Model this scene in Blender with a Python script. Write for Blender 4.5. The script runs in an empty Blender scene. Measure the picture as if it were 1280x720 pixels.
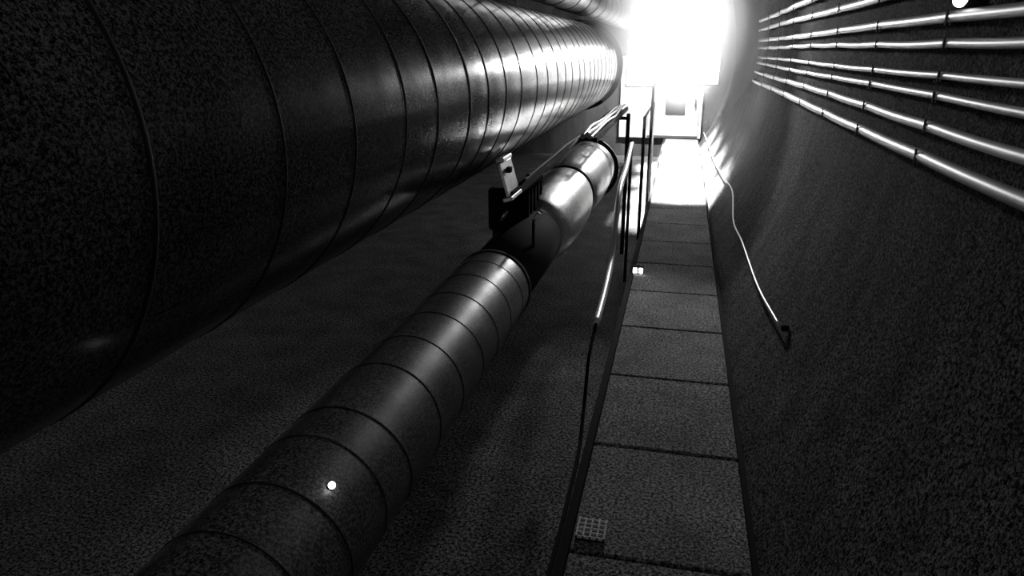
import bpy, bmesh, math, random
from mathutils import Vector, Matrix
random.seed(4)
ZO = 3.3           # camera / tunnel axis height above the track bed
CX, R = -3.7, 5.15 # tunnel lining centre (x) and radius
scene = bpy.context.scene
scene.view_settings.view_transform = 'Standard'

# ---------------------------------------------------------------- materials
def mat(name, col, rough=0.6, metal=0.0, speck=None, lo=0.3, hi=2.0, bump=0.0, bscale=8.0, spec=0.5, stretch=(1,1,1), rvar=0.0):
    m = bpy.data.materials.new(name); m.use_nodes = True
    nt = m.node_tree; b = nt.nodes['Principled BSDF']
    b.inputs['Roughness'].default_value = rough
    b.inputs['Metallic'].default_value = metal
    b.inputs['Specular IOR Level'].default_value = spec
    b.inputs['Base Color'].default_value = (col, col, col, 1)
    tc = nt.nodes.new('ShaderNodeTexCoord')
    if speck:
        n = nt.nodes.new('ShaderNodeTexNoise'); n.inputs['Scale'].default_value = speck
        n.inputs['Detail'].default_value = 3; n.inputs['Roughness'].default_value = .95
        r = nt.nodes.new('ShaderNodeMapRange')
        r.inputs['From Min'].default_value = 0.44; r.inputs['From Max'].default_value = 0.62
        r.inputs['To Min'].default_value = col*lo; r.inputs['To Max'].default_value = col*hi
        nt.links.new(tc.outputs['Object'], n.inputs['Vector'])
        nt.links.new(n.outputs['Fac'], r.inputs['Value'])
        mp = nt.nodes.new('ShaderNodeMapping'); mp.inputs['Scale'].default_value = stretch
        n2 = nt.nodes.new('ShaderNodeTexNoise'); n2.inputs['Scale'].default_value = 2.2
        n2.inputs['Detail'].default_value = 5
        nt.links.new(tc.outputs['Object'], mp.inputs['Vector']); nt.links.new(mp.outputs['Vector'], n2.inputs['Vector'])
        r2 = nt.nodes.new('ShaderNodeMapRange')
        r2.inputs['From Min'].default_value = 0.3; r2.inputs['From Max'].default_value = 0.7
        r2.inputs['To Min'].default_value = 0.7; r2.inputs['To Max'].default_value = 1.3
        nt.links.new(n2.outputs['Fac'], r2.inputs['Value'])
        mu = nt.nodes.new('ShaderNodeMath'); mu.operation = 'MULTIPLY'
        nt.links.new(r.outputs['Result'], mu.inputs[0]); nt.links.new(r2.outputs['Result'], mu.inputs[1])
        cb = nt.nodes.new('ShaderNodeCombineColor')
        for i in range(3): nt.links.new(mu.outputs[0], cb.inputs[i])
        nt.links.new(cb.outputs[0], b.inputs['Base Color'])
    if rvar:
        n4 = nt.nodes.new('ShaderNodeTexNoise'); n4.inputs['Scale'].default_value = 6; n4.inputs['Detail'].default_value = 6
        nt.links.new(tc.outputs['Object'], n4.inputs['Vector'])
        r4 = nt.nodes.new('ShaderNodeMapRange'); r4.inputs['From Min'].default_value = .3; r4.inputs['From Max'].default_value = .7
        r4.inputs['To Min'].default_value = rough-rvar; r4.inputs['To Max'].default_value = rough+rvar
        nt.links.new(n4.outputs['Fac'], r4.inputs['Value']); nt.links.new(r4.outputs['Result'], b.inputs['Roughness'])
    if bump:
        n3 = nt.nodes.new('ShaderNodeTexNoise'); n3.inputs['Scale'].default_value = bscale
        n3.inputs['Detail'].default_value = 4
        bp = nt.nodes.new('ShaderNodeBump'); bp.inputs['Strength'].default_value = bump
        bp.inputs['Distance'].default_value = 0.03
        nt.links.new(tc.outputs['Object'], n3.inputs['Vector'])
        nt.links.new(n3.outputs['Fac'], bp.inputs['Height']); nt.links.new(bp.outputs['Normal'], b.inputs['Normal'])
    return m
def emit(name, s):
    m = bpy.data.materials.new(name); m.use_nodes = True
    b = m.node_tree.nodes['Principled BSDF']
    b.inputs['Base Color'].default_value = (.9,.9,.9,1)
    b.inputs['Emission Color'].default_value = (1,1,1,1)
    b.inputs['Emission Strength'].default_value = s
    return m

M_wall  = mat('shotcrete', .036, .95, 0, 52, .0, 7.0, .2, 14, .02, (2,2,.35))
M_floor = mat('muck_floor', .040, .95, 0, 40, .0, 7.0, .2, 10, .02)
M_duct  = mat('duct_fabric', .018, .19, 0, 100, .0, 9.0, .010, 3, .08, rvar=.03)
M_duct2 = mat('duct_galv', .030, .40, 0, 85, .0, 7.0, .05, 6, .55, rvar=.06)
M_fan   = mat('fan_casing', .75, .36, .6, 60, .7, 1.3, .06, 5, .5, rvar=.06)
M_band  = mat('duct_band', .012, .75, 0, None, spec=.1)
M_deck  = mat('deck_concrete', .078, .85, 0, 50, .0, 6.5, .15, 18, .10)
M_steel = mat('steel_dark', .03, .6, .3, 90, .5, 1.5, spec=.2)
M_galv  = mat('steel_galvanised', .9, .42, .9, 60, .8, 1.1)
M_grate = mat('grate_iron', .75, .7, .0, 60, .5, 1.5, spec=.1)
M_cable = mat('cable_sheath', .50, .44, .4, None, spec=.8)
M_white = mat('white_sheath', .9, .38, .5, None)
M_paint = mat('white_paint', .75, .5, 0, 30, .9, 1.05)
M_black = mat('black_rubber', .016, .85, 0, None, spec=.04)
M_flood = emit('floodlight_lens', 5.5)
M_led   = emit('led_lens', 6)

# ---------------------------------------------------------------- builders
def finish(name, bm, m, smooth=False, parent=None):
    bmesh.ops.recalc_face_normals(bm, faces=bm.faces)
    me = bpy.data.meshes.new(name); bm.to_mesh(me); bm.free()
    o = bpy.data.objects.new(name, me); scene.collection.objects.link(o)
    for mm in (m if isinstance(m, list) else [m]): me.materials.append(mm)
    if smooth:
        for p in me.polygons: p.use_smooth = True
    if parent: o.parent = parent
    return o
def empty(name, loc=(0,0,0)):
    e = bpy.data.objects.new(name, None); scene.collection.objects.link(e)
    return e
def add_box(bm, x0,x1,y0,y1,z0,z1, rot=None, bev=0.0, mi=0):
    r = bmesh.ops.create_cube(bm, size=1.0)
    vs = r['verts']
    c = Vector(((x0+x1)/2,(y0+y1)/2,(z0+z1)/2+ZO))
    for v in vs:
        v.co = Vector((v.co.x*(x1-x0), v.co.y*(y1-y0), v.co.z*(z1-z0)))
    fs = set(f for v in vs for f in v.link_faces)
    for f in fs: f.material_index = mi
    if bev > 0:
        es = list(set(e for v in vs for e in v.link_edges))
        rr = bmesh.ops.bevel(bm, geom=es, offset=bev, segments=2, affect='EDGES', profile=.5)
        vs = list(set(v for f in rr['faces'] for v in f.verts) | set(v for v in vs if v.is_valid))
        for f in rr['faces']: f.material_index = mi
    for v in vs:
        if rot: v.co = rot @ v.co
        v.co += c
def box(name, *a, m=None, parent=None, **k):
    bm = bmesh.new(); add_box(bm, *a, **k); return finish(name, bm, m, False, parent)
def add_lathe(bm, cx, cz, prof, seg=64):
    rings = []
    for (y, r) in prof:
        rings.append([bm.verts.new((cx+math.cos(2*math.pi*i/seg)*r, y, cz+ZO+math.sin(2*math.pi*i/seg)*r)) for i in range(seg)])
    for a, b in zip(rings, rings[1:]):
        for i in range(seg):
            bm.faces.new((a[i], a[(i+1)%seg], b[(i+1)%seg], b[i]))
    return rings
def lathe(name, cx, cz, prof, m, parent=None, seg=64, cap=False):
    bm = bmesh.new(); rg = add_lathe(bm, cx, cz, prof, seg)
    if cap:
        bm.faces.new(rg[0]); bm.faces.new(rg[-1])
    return finish(name, bm, m, True, parent)
def add_tube(bm, pts, r, seg=10):
    pts = [Vector((p[0],p[1],p[2]+ZO)) for p in pts]
    rings = []
    for i, p in enumerate(pts):
        t = (pts[min(i+1,len(pts)-1)] - pts[max(i-1,0)]).normalized()
        ref = Vector((0,0,1)) if abs(t.z) < .9 else Vector((1,0,0))
        a = t.cross(ref).normalized(); b = t.cross(a)
        rings.append([bm.verts.new(p + (a*math.cos(2*math.pi*j/seg)+b*math.sin(2*math.pi*j/seg))*r) for j in range(seg)])
    for a, b in zip(rings, rings[1:]):
        for j in range(seg):
            bm.faces.new((a[j], a[(j+1)%seg], b[(j+1)%seg], b[j]))
    bm.faces.new(rings[0]); bm.faces.new(rings[-1])
def tube(name, pts, r, m, parent=None, seg=10):
    bm = bmesh.new(); add_tube(bm, pts, r, seg); return finish(name, bm, m, True, parent)
def smooth_path(pts, n=8):
    out = []
    P = [Vector(p) for p in pts]; P = [2*P[0]-P[1]] + P + [2*P[-1]-P[-2]]
    for i in range(1, len(P)-2):
        for k in range(n):
            t = k/n; a,b,c,d = P[i-1:i+3]
            out.append(.5*((2*b)+(-a+c)*t+(2*a-5*b+4*c-d)*t*t+(-a+3*b-3*c+d)*t**3))
    out.append(P[-2]); return out

# ---------------------------------------------------------------- tunnel shell
Y0, Y1 = -3.0, 24.0
def arc(name, a0, a1, m, seg=40):
    bm = bmesh.new()
    ys = [Y0 + 1.5*i for i in range(int((Y1-Y0)/1.5)+1)]
    rings = []
    for yy in ys:
        rings.append([bm.verts.new((CX+R*math.cos(a0+(a1-a0)*i/seg), yy, ZO+R*math.sin(a0+(a1-a0)*i/seg))) for i in range(seg+1)])
    for a, b in zip(rings, rings[1:]):
        for i in range(seg): bm.faces.new((a[i],a[i+1],b[i+1],b[i]))
    return finish(name, bm, m, True)
rad = math.radians
arc('wall_right', rad(-41), rad(55), M_wall)
arc('ceiling', rad(55), rad(125), M_wall)
arc('wall_left', rad(125), rad(221), M_wall)
box('floor', CX-3.97, CX+3.97, Y0, Y1, -3.5, -3.3, m=M_floor)
bm = bmesh.new()
c = [bm.verts.new((CX+(R+.02)*math.cos(2*math.pi*i/64), Y1, ZO+(R+.02)*math.sin(2*math.pi*i/64))) for i in range(64)]
bm.faces.new(c); r_ = bmesh.ops.extrude_face_region(bm, geom=list(bm.faces))
for v in [g for g in r_['geom'] if isinstance(g, bmesh.types.BMVert)]: v.co.y += .2
finish('wall_back', bm, M_wall)
bm = bmesh.new()
add_box(bm, -1.95, .62, Y1-.10, Y1-.02, -2.7, -.2, bev=.02)  # white panel widened to stand in for the bright glow here
add_box(bm, -1.05, .52, Y1-.14, Y1-.09, -2.62, -.3, bev=.02)
add_box(bm, -.52, .10, Y1-.17, Y1-.13, -1.95, -1.15, bev=.02, mi=1)
add_box(bm, .36, .42, Y1-.22, Y1-.13, -1.7, -1.4, bev=.01, mi=1)
finish('door_1', bm, [M_paint, M_steel])

# ---------------------------------------------------------------- walkway
walk = empty('walkway')
bm = bmesh.new(); y = -2.6; 
while y < Y1-1.3:
    w = random.uniform(-.01,.01)
    add_box(bm, -.45, .55, y+.014, y+1.186, -2.76+w*.3, -2.70+w*.3, bev=.010)
    y += 1.2
finish('deck_panels', bm, M_deck, parent=walk)
bm = bmesh.new()
add_box(bm, -.51, -.455, -2.6, Y1-.3, -2.86, -2.69)
add_box(bm, .555, .59, -2.6, Y1-.3, -2.86, -2.71)
y = -2.2
while y < Y1-.5:
    add_box(bm, -.35, -.27, y-.04, y+.04, -3.3, -2.76)
    add_box(bm, .05, .13, y-.04, y+.04, -3.3, -2.76)
    add_box(bm, -.50, .58, y-.03, y+.03, -2.84, -2.765)
    y += 2.4
finish('frame', bm, M_black, parent=walk)

# ---------------------------------------------------------------- ducts
def duct(name, cx, cz, r, ya, yb, step, bulge, bandw, md, mb, prot=.006):
    e = empty(name)
    prof = []; ribs = []
    y = ya
    while y < yb-.01:
        st = step*random.uniform(.8,1.2)
        if y+st > yb-.15: st = yb-y
        bg = bulge*random.uniform(.2,1.6)
        for k in range(10):
            t = k/10
            prof.append((y+st*t, r+bg*math.sin(math.pi*t)**2))
        y += st; ribs.append(y)
    prof.append((yb, r))
    bm = bmesh.new(); add_lathe(bm, cx, cz, prof, 96)
    finish('skin', bm, md, True, e)
    bm = bmesh.new()
    for yr in ribs[:-1]:
        tl = random.uniform(-.015,.015)
        rr = r+prot; bw = bandw*random.uniform(.5,1.5)
        rg = add_lathe(bm, cx, cz, [(yr-bw,rr-.03),(yr-bw,rr),(yr-bw*.5,rr+.001),(yr+bw*.5,rr+.001),(yr+bw,rr),(yr+bw,rr-.03)], 96)
        for ring in rg:
            for v in ring: v.co.y += tl*(v.co.z-ZO-cz)/r*2
    finish('bands', bm, mb, True, e)
    return e
d1 = duct('ventilation_duct', -1.81, -.27, .70, -2.8, 13.1, .48, .0015, .009, M_duct, M_band, .0025)
lathe('end_flange', -1.81, -.27, [(13.1,.62),(13.1,.76),(13.2,.76),(13.2,.62),(13.1,.62)], M_steel, d1, 72)
bm = bmesh.new()
for y in [1.05, 4.05, 7.05, 10.05, 13.0]:
    sx = -.45
    add_tube(bm, [(-1.81+sx, y, .28), (-1.81+sx, y, math.sqrt(R**2-(-1.81+sx-CX)**2)-.02)], .008, 6)
finish('hanger_rods', bm, M_steel, True, d1)

d2 = duct('compressed_air_duct', -1.72, .82, .28, -2.8, 22.0, .9, .004, .02, M_duct2, M_band)
bm = bmesh.new()
for y in [2,5,8,11,14,17,20]:
    add_tube(bm, [(-1.72, y, 1.08), (-1.72, y, math.sqrt(R**2-1.98**2)-.02)], .008, 6)
finish('hanger_rods', bm, M_steel, True, d2)

DX, DZ, DR = -1.273, -1.67, .285
d3 = duct('exhaust_duct', DX, DZ, DR, -2.8, 4.85, .33, .001, .0035, M_duct2, M_band, .0015)
lathe('end_cap', DX, DZ, [(4.85,.24),(4.85,.29),(4.90,.29),(4.90,.2),(4.85,.2)], M_black, d3)
bm = bmesh.new()
for y in [-1.5, 1.5, 4.5]:   # raking struts behind the duct
    add_tube(bm, [(-1.42,y,-1.88),(-1.90,y,-3.3)], .03, 8)
    add_tube(bm, [(-1.44,y+.3,-1.86),(-2.00,y+.3,-3.3)], .03, 8)
finish('stands', bm, M_black, parent=d3)

LX, LZ = -1.30, -1.66
fan = empty('booster_fan')
prof = [(6.45,.22),(6.5,.30),(6.7,.35),(7.3,.38),(7.95,.385),(8.3,.36),(8.45,.335),(8.55,.335),(8.75,.375),(9.4,.405),(10.2,.40),(10.8,.37),(11.1,.29),(11.2,.16)]
pp = smooth_path([(p[0],p[1],0) for p in prof], 4)
lathe('casing', LX, LZ, [(p.x,p.y) for p in pp], M_fan, fan, 72, cap=True)
lathe('clamp_ring', LX, LZ, [(8.47,.31),(8.47,.352),(8.53,.352),(8.53,.31)], M_band, fan)
lathe('intake_hoop', LX+.03, LZ+.03, [(10.3,.40),(10.3,.45),(10.38,.45),(10.38,.40),(10.3,.40)], M_steel, fan)
lathe('coupling', DX, DZ, [(4.92,.20),(5.0,.26),(5.9,.27),(6.4,.27),(6.5,.22)], M_black, fan, 40)
bm = bmesh.new()
add_box(bm, -1.60, -1.27, 6.0, 6.9, -1.52, -1.14, bev=.03)
add_box(bm, -1.52, -1.33, 5.9, 6.02, -1.46, -1.24, bev=.02)
add_box(bm, -1.64, -1.54, 6.3, 6.8, -1.68, -1.3, bev=.02)
for i in range(5): add_box(bm, -1.275, -1.25, 6.1+i*.15, 6.14+i*.15, -1.46, -1.18)
finish('motor_box', bm, M_black, parent=fan)
bm = bmesh.new()
for y in [7.6, 10.0]:
    add_tube(bm, [(-1.46,y,-1.92),(-1.98,y,-3.3)], .03, 8)
    add_tube(bm, [(-1.50,y+.3,-1.88),(-2.10,y+.3,-3.3)], .03, 8)
finish('stands', bm, M_black, parent=fan)
bm = bmesh.new(); bmb = bmesh.new()
for x in (-1.34,-1.08):
    zt = DZ+math.sqrt(.26**2-(x-DX)**2)-.01
    add_tube(bmb, [(x,5.45,zt),(x,5.45,-1.27)], .012, 8)
    add_tube(bm, [(x,5.45,-1.29),(x+.02,5.45,-1.25),(x+.045,5.46,-1.215)], .014, 8)
finish('lifting_eyes', bm, M_galv, True, fan)
finish('eye_stems', bmb, M_black, True, fan)

tray = empty('cable_tray')
bm = bmesh.new()
add_box(bm, -1.18,-1.14, 5.0,13.4, -1.03,-.97)
add_box(bm, -.98,-.94, 8.5,13.4, -1.03,-.97)
y = 8.6
while y < 13.4:
    add_box(bm, -1.16,-.95, y,y+.05, -1.02,-.99); y += .4
finish('rails', bm, M_black, parent=tray)
bm = bmesh.new()
add_box(bm, -.86,-.80, 11.9,11.96, -3.3,-.97)
add_box(bm, -1.18,-.80, 11.9,11.96, -1.07,-1.02)
finish('posts', bm, M_black, parent=tray)
bm = bmesh.new()
for k,(x,r0) in enumerate([(-1.12,.02),(-1.06,.025),(-1.0,.018)]):
    n = 26
    pts = [(x+.02*math.sin(y*1.7+k), y, -.955+.02*math.sin(y*2.2+k*2)) for y in [8.4+i*.2 for i in range(n)]]
    add_tube(bm, pts, r0, 8)
finish('cables', bm, M_cable, True, tray)
bm = bmesh.new()
add_tube(bm, [(-1.15+.008*math.sin(y*3), y, -.955+.01*math.sin(y*2)) for y in [5.3+i*.2 for i in range(17)]], .014, 8)
add_tube(bm, smooth_path([(-1.16,5.6,-.95),(-1.17,6.0,-1.0),(-1.19,6.5,-1.06),(-1.17,7.2,-1.05),(-1.13,8.2,-.96)],6), .014, 8)
finish('black_leads', bm, M_band, True, tray)
bm = bmesh.new()
rt = Matrix.Rotation(rad(-16), 3, 'Y')
add_box(bm, -1.205,-1.185, 4.92,5.26, -1.0,-.76, rot=rt, bev=.005)
add_box(bm, -1.20,-1.13, 4.92,5.26, -1.03,-1.0, rot=rt, bev=.006)
add_box(bm, -1.26,-1.20, 4.96,5.22, -.76,-.73, rot=rt, bev=.006)
add_box(bm, -1.20,-1.165, 5.02,5.08, -.84,-.80, mi=1, bev=.005)
finish('bracket', bm, [M_galv, M_black], parent=tray)

# ---------------------------------------------------------------- handrail and hoses at walkway edge
hr = empty('handrail')
bm = bmesh.new()
for y in (13.0, 17.0):
    add_tube(bm, [(-.62,y,-3.3),(-.62,y,-1.1)], .03, 10)
add_tube(bm, [(-.62,13.0,-1.12),(-.62,17.0,-1.12)], .022, 8)
finish('rails_and_posts', bm, M_steel, True, hr)
ah = empty('air_hose')
hose = smooth_path([(-.66,10.4,-1.25),(-.64,9.3,-1.42),(-.63,8.3,-1.52),(-.62,7.7,-1.80),(-.61,7.3,-2.08),(-.60,6.6,-2.2),(-.60,5.87,-2.27)], 8)
tube('hose', hose, .032, M_white, ah)
tube('tail', smooth_path([(-.60,5.87,-2.27),(-.60,5.4,-2.40),(-.57,4.9,-2.62),(-.54,4.2,-2.74),(-.54,2.0,-2.76),(-.54,-2,-2.76)],8), .014, M_black, ah)
tube('post', [(-.66,10.4,-3.3),(-.66,10.4,-1.2)], .022, M_black, ah)

wl = empty('walkway_marker_lamp')
box('body', -.47,-.33, 8.84,8.92, -2.697,-2.60, m=M_black, parent=wl, bev=.01)
bm = bmesh.new()
for x in (-.435,-.365):
    add_box(bm, x-.026,x+.026, 8.825,8.845, -2.685,-2.615, bev=.008)
finish('lenses', bm, M_led, parent=wl)
bm = bmesh.new()
add_box(bm, -.43,-.26, 3.50,3.68, -2.699,-2.685, mi=1)
for i in range(5):
    add_box(bm, -.43+i*.04, -.42+i*.04, 3.50,3.68, -2.69,-2.665)
    add_box(bm, -.43,-.255, 3.50+i*.041,3.51+i*.041, -2.69,-2.668)
finish('drain_grate', bm, [M_grate, M_black])
di = empty('duct_indicator_light')
bm = bmesh.new(); bmesh.ops.create_uvsphere(bm, u_segments=16, v_segments=10, radius=.013, matrix=Matrix.Translation((-1.090,1.957,-1.432+ZO)))
finish('lens', bm, M_led, True, di)
bm = bmesh.new(); bmesh.ops.create_uvsphere(bm, u_segments=16, v_segments=10, radius=.014, matrix=Matrix.Translation((-1.099,1.96,-1.443+ZO)))
finish('base', bm, M_black, True, di)

# ---------------------------------------------------------------- right wall services
wc = empty('wall_cable_rack')
cz = [(-.57,.036),(-.40,.031),(-.245,.023),(-.135,.021),(.04,.025),(.165,.031),(.363,.034),(.535,.036)]
bm = bmesh.new()
for k,(z,r0) in enumerate(cz):
    x = 1.37 - z*z/10
    pts = []
    y = -2.5
    while y < 15.5:
        ph = (y % 1.5)/1.5
        pts.append((x+.003*math.sin(y*1.1+k), y, z-.005*math.sin(math.pi*ph)*(1+.5*math.sin(k*2))+.006*math.sin(y*.7+k*2)))
        y += .15
    add_tube(bm, pts, r0, 12)
finish('cables', bm, M_cable, True, wc)
bm = bmesh.new()
y = -1.5
while y < 15.3:
    for (z,r0) in cz:
        add_box(bm, 1.36-z*z/10, 1.44, y-.012,y+.012, z-r0-.010, z-r0)
        add_box(bm, 1.37-z*z/10-r0-.004, 1.37-z*z/10-r0+.003, y-.012,y+.012, z-r0-.010, z+r0+.004)
    y += 1.5
finish('brackets', bm, M_black, parent=wc)
ms = [(.73,23.6,-2.47),(.77,20,-2.42),(.81,16.5,-2.38),(.86,14,-2.28),(.905,12.06,-2.19),(.84,10.4,-2.32),(.861,9.04,-2.28),(.877,7.18,-2.25),(.92,5.83,-2.16)]
mc = empty('messenger_cable')
tube('cable', smooth_path([(p[0]-.02,p[1],p[2]+.02) for p in ms],8), .011, M_white, mc)
box('anchor', .91,.97,5.78,5.83,-2.17,-2.12, m=M_black, parent=mc, bev=.01)
lp = empty('wall_lamp')
bm = bmesh.new(); bmesh.ops.create_uvsphere(bm, u_segments=20, v_segments=12, radius=.034, matrix=Matrix.Translation((1.32,4.28,.235+ZO)))
finish('lens', bm, M_led, True, lp)
box('bracket', 1.335,1.44, 4.26,4.33, .20,.27, m=M_black, parent=lp, bev=.008)

# ---------------------------------------------------------------- floodlight tower
ft = empty('floodlight_tower')
def panel(x0,x1,z0,z1,y):
    bm = bmesh.new(); add_box(bm, x0,x1,y-.02,y,z0,z1,bev=.015); finish('lens', bm, M_flood, parent=ft)
    bm = bmesh.new()
    add_box(bm, x0-.03,x1+.03,y+.002,y+.12,z0-.03,z1+.03,bev=.02)
    n = int((x1-x0)/.08)
    for i in range(n): add_box(bm, x0+i*.08,x0+i*.08+.02,y+.12,y+.2,z0,z1)
    finish('housing', bm, M_paint, parent=ft)
panel(-.50,.58,-.58,1.0,13.7)  # lens enlarged to stand in for the floodlight's glare
panel(-1.02,-.54,-.62,.15,13.75)  # second glowing panel, added to extend the glare leftward
bm = bmesh.new()
add_tube(bm, [(-.54,13.95,-3.3),(-.54,13.95,1.2)], .03, 10)
add_tube(bm, [(-1.0,13.92,-.4),(.55,13.92,-.4)], .03, 10)
add_tube(bm, [(-1.0,13.92,.1),(.55,13.92,.1)], .03, 10)
add_tube(bm, [(.3,13.95,-.4),(.3,13.95,3.2)], .02, 10)
finish('mast', bm, M_steel, True, ft)
sl = bpy.data.lights.new('beam','SPOT'); sl.energy = 1500; sl.spot_size = rad(66); sl.spot_blend = .4; sl.shadow_soft_size = .14
so = bpy.data.objects.new('beam', sl); scene.collection.objects.link(so); so.parent = ft
so.location = (-.1,13.5,.55+ZO)
so.rotation_euler = Vector((-.05,-1,-.07)).to_track_quat('-Z','Y').to_euler()

def area(name, loc, rot, size, sy, power, spread=180):
    l = bpy.data.lights.new(name,'AREA'); l.shape='RECTANGLE'; l.size=size; l.size_y=sy; l.energy=power; l.spread=rad(spread)
    o = bpy.data.objects.new(name,l); o.location=(loc[0],loc[1],loc[2]+ZO); o.rotation_euler=rot; scene.collection.objects.link(o); return o
for y in (14.6, 16.9, 19.2, 21.5):  # unseen lights and housings, added to overexpose the far walkway
    w = empty('deck_fill')
    bm = bmesh.new(); add_box(bm, -.2,.2, y-.6,y+.6, 1.22,1.30, bev=.02)
    add_tube(bm, [(0,y-.3,1.28),(0,y-.3,3.5)], .01, 6); add_tube(bm, [(0,y+.3,1.28),(0,y+.3,3.5)], .01, 6)
    finish('housing', bm, M_paint, parent=w)
    a = area('fill_area', (0.05,y,1.2), (0,0,0), .2, 1.2, 800, 34); a.parent = w
dl = empty('door_fill')  # unseen light and housing, added to whiten the door
box('housing', -.9,.2, 22.35,22.5, .92,1.06, m=M_paint, parent=dl, bev=.02)
a = area('fill_area', (-.4,22.4,.9), (rad(40),0,0), 1.0,.2, 520, 100); a.parent = dl
for (x,y,z,p) in [(-5.6,2,1.6,8),(-5.6,7,1.6,9),(-5.6,12,1.6,7),(-.3,.8,3.2,7)]:  # added fill lights, fixtures out of view, lifting dark floor and wall
    w = empty('fill_lamp')
    top = math.sqrt(R*R-(x-CX)**2)-.02
    bm = bmesh.new(); add_box(bm, x-.12,x+.12, y-.5,y+.5, z+.02,z+.1, bev=.02)
    add_tube(bm, [(x,y-.3,z+.08),(x,y-.3,top)], .01, 6); add_tube(bm, [(x,y+.3,z+.08),(x,y+.3,top)], .01, 6)
    finish('housing', bm, M_paint, parent=w)
    a = area('fill_area', (x,y,z), (0,0,0), .2, .9, p, 170); a.parent = w

# haze volume added around the tower to imitate floodlight glare
bm = bmesh.new()
bmesh.ops.create_icosphere(bm, subdivisions=4, radius=1.0, matrix=Matrix.Translation((-.25,12.9,.25+ZO)) @ Matrix.Diagonal((1.53,2.0,1.6,1)))
vm = bpy.data.materials.new('glare_scatter'); vm.use_nodes = True; nt = vm.node_tree
nt.nodes.remove(nt.nodes['Principled BSDF'])
vs = nt.nodes.new('ShaderNodeVolumeScatter'); vs.inputs['Density'].default_value = .32; vs.inputs['Anisotropy'].default_value = .3
nt.links.new(vs.outputs[0], nt.nodes['Material Output'].inputs['Volume'])
finish('glare_haze', bm, vm, True)

# ---------------------------------------------------------------- ambient + camera
w = bpy.data.worlds.new('World'); scene.world = w; w.use_nodes = True
w.node_tree.nodes['Background'].inputs[0].default_value = (1,1,1,1)
w.node_tree.nodes['Background'].inputs[1].default_value = .18

cam = bpy.data.cameras.new('camera'); co = bpy.data.objects.new('camera', cam); scene.collection.objects.link(co)
cam.sensor_width = 36; cam.lens = 900/1280*36; cam.clip_start = .05
co.location = (0,0,ZO)
th, ps = rad(18.32), rad(12.95)
F = Vector((-math.sin(ps)*math.cos(th), math.cos(ps)*math.cos(th), -math.sin(th)))
co.rotation_euler = F.to_track_quat('-Z','Y').to_euler()
scene.camera = co
